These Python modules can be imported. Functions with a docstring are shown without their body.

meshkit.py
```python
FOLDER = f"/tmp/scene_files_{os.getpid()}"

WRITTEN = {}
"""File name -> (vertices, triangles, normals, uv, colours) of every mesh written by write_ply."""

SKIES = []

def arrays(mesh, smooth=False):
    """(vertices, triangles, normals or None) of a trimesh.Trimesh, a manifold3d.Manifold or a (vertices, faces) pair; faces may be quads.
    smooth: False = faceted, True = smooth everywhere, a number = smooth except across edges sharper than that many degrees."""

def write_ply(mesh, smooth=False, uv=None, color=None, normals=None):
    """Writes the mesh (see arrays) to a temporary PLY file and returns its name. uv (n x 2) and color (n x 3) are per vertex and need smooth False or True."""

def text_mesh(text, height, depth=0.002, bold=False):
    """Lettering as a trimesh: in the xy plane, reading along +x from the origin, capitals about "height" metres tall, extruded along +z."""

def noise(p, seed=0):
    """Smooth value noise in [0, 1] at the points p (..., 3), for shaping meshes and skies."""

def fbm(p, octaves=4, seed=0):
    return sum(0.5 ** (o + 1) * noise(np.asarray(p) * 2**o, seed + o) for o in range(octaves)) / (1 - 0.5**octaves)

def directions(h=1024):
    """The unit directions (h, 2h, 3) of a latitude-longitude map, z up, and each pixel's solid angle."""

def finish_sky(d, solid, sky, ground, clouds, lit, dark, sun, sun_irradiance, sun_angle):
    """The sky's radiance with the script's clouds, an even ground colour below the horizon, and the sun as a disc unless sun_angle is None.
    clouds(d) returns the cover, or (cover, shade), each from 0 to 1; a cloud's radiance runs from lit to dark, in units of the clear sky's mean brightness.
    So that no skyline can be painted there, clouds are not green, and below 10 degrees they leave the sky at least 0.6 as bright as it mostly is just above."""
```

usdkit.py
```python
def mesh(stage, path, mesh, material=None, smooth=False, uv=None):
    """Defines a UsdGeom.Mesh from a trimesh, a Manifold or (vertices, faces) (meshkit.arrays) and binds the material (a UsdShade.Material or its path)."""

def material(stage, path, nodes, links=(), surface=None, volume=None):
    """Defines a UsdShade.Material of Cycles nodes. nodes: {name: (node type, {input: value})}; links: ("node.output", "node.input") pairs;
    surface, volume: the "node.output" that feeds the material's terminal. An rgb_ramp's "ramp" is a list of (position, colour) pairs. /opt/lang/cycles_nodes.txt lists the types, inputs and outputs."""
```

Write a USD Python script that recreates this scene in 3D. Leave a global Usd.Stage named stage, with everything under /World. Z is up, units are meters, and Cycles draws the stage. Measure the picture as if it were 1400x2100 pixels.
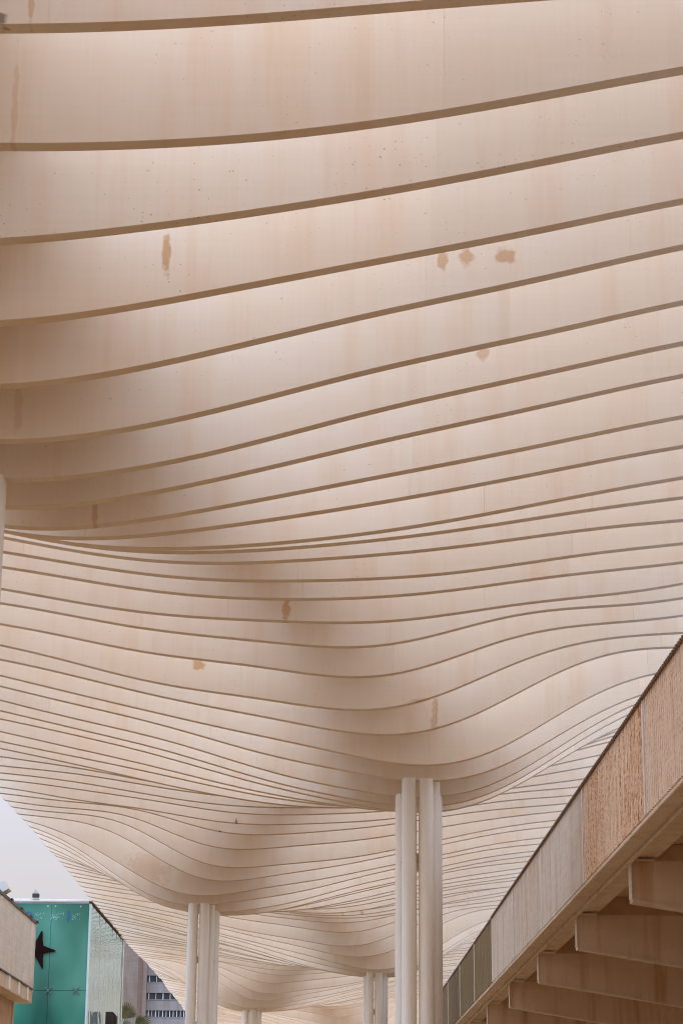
import math, random
import numpy as np
import trimesh
from scipy.interpolate import CubicSpline
from shapely.geometry import Polygon
import meshkit, usdkit
from pxr import Usd, UsdGeom, UsdLux, UsdShade, Gf, Sdf

stage = Usd.Stage.CreateInMemory()
UsdGeom.SetStageUpAxis(stage, UsdGeom.Tokens.z)
UsdGeom.SetStageMetersPerUnit(stage, 1.0)
UsdGeom.Xform.Define(stage, "/World")
UsdGeom.Scope.Define(stage, "/World/Looks")

# ------------------------------------------------------------------ camera, sky, sun, exposure
EXPOSURE = 0.72
SUN_DIR = np.array([0.55, 0.68, 1.00]); SUN_DIR /= np.linalg.norm(SUN_DIR)
SUN_INTENSITY, SUN_ANGLE = 0.15, 12.0
SKY_STRENGTH = 0.10
cam = UsdGeom.Camera.Define(stage, "/World/camera")
F = (0.002615, 0.958669, 0.28451); R = (0.999951, -0.00521, 0.008366); U = (-0.009502, -0.284475, 0.958636)
EYE = (0.0, 0.0, 1.6)
cam.AddTransformOp().Set(Gf.Matrix4d(*R, 0, *U, 0, *(-c for c in F), 0, *EYE, 1))
cam.CreateHorizontalApertureAttr(36.0); cam.CreateVerticalApertureAttr(54.0)
cam.CreateFocalLengthAttr(4600.0 * 36.0 / 1400.0)
cam.CreateExposureAttr(EXPOSURE)
cam.CreateClippingRangeAttr(Gf.Vec2f(0.1, 20000.0))

elev, rot = math.asin(SUN_DIR[2]), math.atan2(SUN_DIR[0], SUN_DIR[1])
sun = UsdLux.DistantLight.Define(stage, "/World/sun")
sun.CreateIntensityAttr(SUN_INTENSITY); sun.CreateAngleAttr(SUN_ANGLE); sun.CreateNormalizeAttr(True)
sun.CreateColorAttr(Gf.Vec3f(1.0, 0.92, 0.82))
zax = SUN_DIR; xax = np.cross([0, 0, 1.0], zax); xax /= np.linalg.norm(xax); yax = np.cross(zax, xax)
sun.AddTransformOp().Set(Gf.Matrix4d(*map(float, xax), 0, *map(float, yax), 0, *map(float, zax), 0, 0, 0, 0, 1))

sky = UsdLux.DomeLight.Define(stage, "/World/sky")
sky_mat = usdkit.material(stage, "/World/Looks/overcast_sky", {
    "s": ("sky_texture", {"sky_type": "single_scattering", "sun_disc": False, "sun_elevation": elev, "sun_rotation": rot, "aerosol_density": 4.0}),
    "tc": ("texture_coordinate", {}),
    "sep": ("separate_xyz", {}),
    "n": ("noise_texture", {"scale": 2.2, "detail": 4.0}),
    "el": ("map_range", {"range_type": "smoothstep", "from_min": 0.08, "from_max": 0.55, "to_min": 4.3, "to_max": 12.5, "clamp": True}),
    "nv": ("map_range", {"from_min": 0.3, "from_max": 0.7, "to_min": 0.92, "to_max": 1.08, "clamp": True}),
    "mul": ("math", {"math_type": "multiply"}),
    "cl": ("mix", {"mix_type": "multiply", "fac": 1.0}),
    "ct": ("map_range", {"from_min": 0.12, "from_max": 0.38, "to_min": 0.0, "to_max": 1.0, "clamp": True}),
    "cc": ("mix", {"color1": (1.0, 0.95, 0.995), "color2": (0.665, 0.885, 1.33)}),
    "m": ("mix", {"fac": 0.93}),
    "b": ("background_shader", {"strength": SKY_STRENGTH})},
    [("tc.generated", "sep.vector"), ("tc.generated", "n.vector"), ("sep.z", "el.value"), ("n.fac", "nv.value"),
     ("sep.z", "ct.value"), ("ct.result", "cc.fac"), ("cc.color", "cl.color1"), ("el.result", "mul.value1"), ("nv.result", "mul.value2"), ("mul.value", "cl.color2"),
     ("s.color", "m.color1"), ("cl.color", "m.color2"), ("m.color", "b.color")], surface="b.background")
UsdShade.MaterialBindingAPI.Apply(sky.GetPrim()).Bind(sky_mat)
sky.GetPrim().SetCustomDataByKey("kind", "structure")

# ------------------------------------------------------------------ helpers
USED = {}
def numbered(path):
    n = USED.get(path, 0); USED[path] = n + 1
    return path if n == 0 else f"{path}_{n:03d}"

def data(prim, **kw):
    for k, v in kw.items():
        if v: prim.SetCustomDataByKey(k, v)
    return prim

def thing(name, label=None, category=None, group=None, loc=(0, 0, 0), rotz=0.0, parent="/World"):
    x = UsdGeom.Xform.Define(stage, numbered(f"{parent}/{name}"))
    if tuple(loc) != (0, 0, 0): x.AddTranslateOp().Set(Gf.Vec3d(*map(float, loc)))
    if rotz: x.AddRotateZOp().Set(float(rotz))
    data(x.GetPrim(), label=label, category=category, group=group)
    return str(x.GetPath())

def obj(name, mesh, mat, parent="/World", smooth=False, **kw):
    m = usdkit.mesh(stage, numbered(f"{parent}/{name}"), mesh, mat, smooth=smooth)
    data(m.GetPrim(), **kw)
    return str(m.GetPath())

def box(x0, x1, y0, y1, z0, z1, bevel=0.0):
    v = np.array([(x, y, z) for x in (x0, x1) for y in (y0, y1) for z in (z0, z1)], float)
    if bevel <= 0:
        return trimesh.Trimesh(v, trimesh.convex.convex_hull(v).faces if False else BOXF, process=False)
    b = min(bevel, (x1 - x0) / 2.01, (y1 - y0) / 2.01, (z1 - z0) / 2.01)
    pts = []
    for (sx, cx) in ((1, x0), (-1, x1)):
        for (sy, cy) in ((1, y0), (-1, y1)):
            for (sz, cz) in ((1, z0), (-1, z1)):
                pts += [(cx, cy + sy * b, cz + sz * b), (cx + sx * b, cy, cz + sz * b), (cx + sx * b, cy + sy * b, cz)]
    return trimesh.Trimesh(pts).convex_hull
BOXF = np.array([(0, 1, 3), (0, 3, 2), (4, 6, 7), (4, 7, 5), (0, 4, 5), (0, 5, 1), (2, 3, 7), (2, 7, 6), (0, 2, 6), (0, 6, 4), (1, 5, 7), (1, 7, 3)])

def cat(*ms):
    ms = [m for m in (ms[0] if len(ms) == 1 and isinstance(ms[0], (list, tuple)) else ms)]
    return trimesh.util.concatenate(ms)

def tube(a, b, r0, r1=None, n=16, caps=True):
    a, b = np.array(a, float), np.array(b, float); r1 = r0 if r1 is None else r1
    d = b - a; L = np.linalg.norm(d); d /= L
    s = np.cross(d, [0, 0, 1.0]) if abs(d[2]) < 0.95 else np.cross(d, [1.0, 0, 0]); s /= np.linalg.norm(s); t = np.cross(d, s)
    an = np.linspace(0, 2 * np.pi, n, endpoint=False)
    ring = np.outer(np.cos(an), s) + np.outer(np.sin(an), t)
    v = np.vstack([a + ring * r0, b + ring * r1, a[None], b[None]])
    f = []
    for i in range(n):
        j = (i + 1) % n
        f += [(i, j, n + j), (i, n + j, n + i)]
        if caps: f += [(2 * n, j, i), (2 * n + 1, n + i, n + j)]
    m = trimesh.Trimesh(v, np.array(f), process=False)
    if m.volume < 0: m.invert()
    return m

def prism(poly, y0, y1):
    """Convex or simple polygon in (x, z), extruded along y."""
    m = trimesh.creation.extrude_polygon(Polygon(poly), y1 - y0, engine="earcut")
    v = np.array(m.vertices); m.vertices = np.stack([v[:, 0], y1 - v[:, 2], v[:, 1]], 1)
    if m.volume < 0: m.invert()
    return m

# ------------------------------------------------------------------ materials
def concrete(name, base, warm, streak=0.34, rough=0.75, speck=0.5, tone=0.06, stains=(), axis="xz", rust=0.0, weave=0.02, scale=1.0):
    """Pale cast concrete: faint vertical run-off streaks, warm blotches, a weave left by the formwork, small pits; stains: (x, z, half width, half height, strength, seed)."""
    k = scale
    N = {"g": ("geometry", {}), "oi": ("object_info", {}),
         "ms": ("mapping", {"scale": (3.6 * k, 2.1 * k, 0.30 * k)}), "ns": ("noise_texture", {"scale": 1.0, "detail": 5.0, "roughness": 0.6}),
         "rs": ("map_range", {"from_min": 0.50, "from_max": 0.76, "to_min": 0.0, "to_max": streak, "clamp": True}),
         "mb": ("mapping", {"scale": (0.55 * k, 1.7 * k, 0.7 * k)}), "nb": ("noise_texture", {"scale": 1.0, "detail": 6.0, "roughness": 0.62}),
         "rb": ("map_range", {"from_min": 0.38, "from_max": 0.72, "to_min": 0.0, "to_max": 0.55, "clamp": True}),
         "m1": ("mapping", {"scale": (34 * k, 34 * k, 1.1 * k)}), "n1": ("noise_texture", {"scale": 1.0, "detail": 2.0}),
         "m2": ("mapping", {"scale": (1.1 * k, 1.1 * k, 30 * k)}), "n2": ("noise_texture", {"scale": 1.0, "detail": 2.0}),
         "w": ("math", {"math_type": "add"}), "wr": ("map_range", {"from_min": 0.7, "from_max": 1.3, "to_min": 1 - weave, "to_max": 1 + weave, "clamp": True}),
         "np": ("noise_texture", {"scale": 32.0 * k, "detail": 1.0}), "nq": ("noise_texture", {"scale": 1.3, "detail": 2.0}),
         "pt": ("map_range", {"from_min": 0.695, "from_max": 0.74, "to_min": 0.0, "to_max": speck, "clamp": True}),
         "pq": ("map_range", {"from_min": 0.45, "from_max": 0.65, "to_min": 0.0, "to_max": 1.0, "clamp": True}), "pm": ("math", {"math_type": "multiply"}),
         "tr": ("map_range", {"from_min": 0.0, "from_max": 1.0, "to_min": 1 - tone, "to_max": 1.0, "clamp": True}),
         "c1": ("mix", {"color1": base, "color2": warm}), "c2": ("mix", {"color2": tuple(c * f for c, f in zip(warm, (0.90, 0.69, 0.47)))}),
         "c3": ("mix", {"mix_type": "multiply", "fac": 1.0}), "c4": ("mix", {"mix_type": "multiply", "fac": 1.0}), "c5": ("mix", {"color2": (0.20, 0.12, 0.07)}),
         "bp": ("bump", {"strength": 0.12, "distance": 0.01}),
         "p": ("principled_bsdf", {"roughness": rough, "specular_ior_level": 0.3})}
    L = [("g.position", f"{m}.vector") for m in ("ms", "mb", "m1", "m2")] + [("g.position", "np.vector"), ("g.position", "nq.vector")]
    L += [("ms.vector", "ns.vector"), ("ns.fac", "rs.value"), ("mb.vector", "nb.vector"), ("nb.fac", "rb.value"), ("m1.vector", "n1.vector"), ("m2.vector", "n2.vector"),
          ("n1.fac", "w.value1"), ("n2.fac", "w.value2"), ("w.value", "wr.value"), ("np.fac", "pt.value"), ("nq.fac", "pq.value"), ("pt.result", "pm.value1"), ("pq.result", "pm.value2"),
          ("oi.random", "tr.value"), ("rb.result", "c1.fac"), ("c1.color", "c2.color1"), ("rs.result", "c2.fac"), ("c2.color", "c3.color1"), ("wr.result", "c3.color2"),
          ("c3.color", "c4.color1"), ("tr.result", "c4.color2"), ("c4.color", "c5.color1"), ("pm.value", "c5.fac"), ("nb.fac", "bp.height"), ("bp.normal", "p.normal")]
    last = "c5.color"
    for i, (x, z, hx, hz, amount, col) in enumerate(stains):
        N |= {f"sm{i}": ("mapping", {"location": (-x / hx, 0.0, -z / hz), "scale": (1 / hx, 0.0, 1 / hz)}), f"sl{i}": ("vector_math", {"math_type": "length"}),
              f"sn{i}": ("noise_texture", {"scale": 11.0, "detail": 5.0}), f"sa{i}": ("math", {"math_type": "multiply_add", "value2": 2.4}),
              f"sr{i}": ("map_range", {"from_min": 2.3, "from_max": 1.85, "to_min": 0.0, "to_max": amount, "clamp": True}), f"sc{i}": ("mix", {"color2": col})}
        L += [("g.position", f"sm{i}.vector"), (f"sm{i}.vector", f"sl{i}.vector1"), ("g.position", f"sn{i}.vector"), (f"sn{i}.fac", f"sa{i}.value1"), (f"sl{i}.value", f"sa{i}.value3"),
              (f"sa{i}.value", f"sr{i}.value"), (f"sr{i}.result", f"sc{i}.fac"), (last, f"sc{i}.color1")]
        last = f"sc{i}.color"
    if rust > 0:
        N |= {"mr": ("mapping", {"scale": (15, 15, 0.45)}), "nr": ("noise_texture", {"scale": 1.0, "detail": 6.0, "roughness": 0.75}), "ng": ("noise_texture", {"scale": 20.0, "detail": 4.0}),
              "rr": ("map_range", {"from_min": 0.42, "from_max": 0.57, "to_min": 0.0, "to_max": 1.0, "clamp": True}), "rg": ("map_range", {"from_min": 0.47, "from_max": 0.58, "to_min": 0.0, "to_max": 1.0, "clamp": True}),
              "rm": ("math", {"math_type": "multiply"}), "rx": ("math", {"math_type": "multiply", "value2": rust}), "rc": ("mix", {"color2": (0.42, 0.145, 0.035)}),
              "rh": ("math", {"math_type": "multiply", "value2": 0.55 * rust}), "rd": ("mix", {"color2": (0.74, 0.38, 0.15)})}
        L += [("g.position", "mr.vector"), ("mr.vector", "nr.vector"), ("g.position", "ng.vector"), ("nr.fac", "rr.value"), ("ng.fac", "rg.value"), ("rr.result", "rm.value1"), ("rg.result", "rm.value2"),
              ("rm.value", "rx.value1"), ("rr.result", "rh.value1"), ("rh.value", "rd.fac"), (last, "rd.color1"), ("rd.color", "rc.color1"), ("rx.value", "rc.fac")]
        last = "rc.color"
    L.append((last, "p.base_color"))
    return usdkit.material(stage, f"/World/Looks/{name}", N, L, surface="p.BSDF")

def plain(name, color, rough=0.5, var=0.08, metallic=0.0, scale=3.0, spec=0.5, streaky=False):
    return usdkit.material(stage, f"/World/Looks/{name}", {
        "g": ("geometry", {}), "mp": ("mapping", {"scale": (scale, scale, scale * (0.12 if streaky else 1.0))}), "n": ("noise_texture", {"scale": 1.0, "detail": 5.0}),
        "r": ("map_range", {"from_min": 0.3, "from_max": 0.7, "to_min": 1 - var, "to_max": 1 + var, "clamp": True}),
        "c": ("mix", {"mix_type": "multiply", "fac": 1.0, "color1": color}),
        "p": ("principled_bsdf", {"roughness": rough, "metallic": metallic, "specular_ior_level": spec})},
        [("g.position", "mp.vector"), ("mp.vector", "n.vector"), ("n.fac", "r.value"), ("r.result", "c.color2"), ("c.color", "p.base_color")], surface="p.BSDF")

CREAM, WARM = (0.865, 0.705, 0.53), (0.845, 0.63, 0.41)
FIN = concrete("cream_concrete", CREAM, WARM)
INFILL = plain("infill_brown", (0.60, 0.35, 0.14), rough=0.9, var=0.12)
COLUMN = plain("column_paint", (0.93, 0.83, 0.68), rough=0.35, var=0.05, scale=2.0, streaky=True)
BRACKET = plain("bracket_steel", (0.50, 0.38, 0.24), rough=0.5, var=0.2)
PANEL_GREY = concrete("weathered_grey_sheet", (0.77, 0.64, 0.50), (0.62, 0.49, 0.36), streak=0.75, rough=0.5, speck=0.3, tone=0.08, weave=0.12)
PANEL_RUST = concrete("rusted_sheet", (0.92, 0.70, 0.49), (0.86, 0.58, 0.36), streak=0.3, rough=0.6, rust=1.0, weave=0.1)
PANEL_STREAK = concrete("lightly_rusted_sheet", (0.90, 0.71, 0.53), (0.82, 0.60, 0.41), streak=0.35, rough=0.6, rust=0.42, weave=0.12)
PANEL_OLIVE = concrete("olive_sheet", (0.20, 0.135, 0.05), (0.24, 0.145, 0.055), streak=0.6, rough=0.5, weave=0.2)
TAN = concrete("tan_concrete", (0.82, 0.64, 0.45), (0.70, 0.50, 0.32), streak=0.9, rough=0.7, weave=0.03)
BEAM = concrete("brown_concrete", (0.84, 0.63, 0.43), (0.66, 0.42, 0.25), streak=1.0, rough=0.75, weave=0.03)
ROOFING = plain("grey_roofing", (0.22, 0.22, 0.23), rough=0.9, var=0.1)
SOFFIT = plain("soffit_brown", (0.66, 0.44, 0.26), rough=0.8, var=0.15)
RUSTCAP = plain("rust_brown_trim", (0.20, 0.11, 0.06), rough=0.7, var=0.3, scale=9.0)
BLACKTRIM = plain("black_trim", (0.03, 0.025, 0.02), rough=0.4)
WHITETRIM = plain("white_trim", (0.76, 0.71, 0.63), rough=0.4)
BRIGHT = plain("light_streak_white", (0.92, 0.88, 0.82), rough=0.3)  # white for the sunlight streaks drawn on the left fascia
PANEL_WHITE = concrete("pale_white_sheet", (0.90, 0.80, 0.67), (0.78, 0.67, 0.54), streak=0.5, rough=0.35, speck=0.1, tone=0.04, weave=0.12)
PAVING = concrete("paving", (0.58, 0.375, 0.19), (0.52, 0.32, 0.155), streak=0.1, rough=0.8, weave=0.05)
EARTH = plain("far_ground", (0.27, 0.24, 0.21), rough=0.9, var=0.15, scale=0.05)

# ------------------------------------------------------------------ the ground
def sheet(x0, x1, y0, y1, z):
    return trimesh.Trimesh([(x0, y0, z), (x1, y0, z), (x1, y1, z), (x0, y1, z)], [(0, 1, 2), (0, 2, 3)], process=False)
obj("ground", sheet(-3000, 3000, -3000, 3000, 0.0), EARTH, kind="structure")
obj("pavement", sheet(-8.3, 11.0, -60, 220, 0.004), PAVING, kind="structure")

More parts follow.
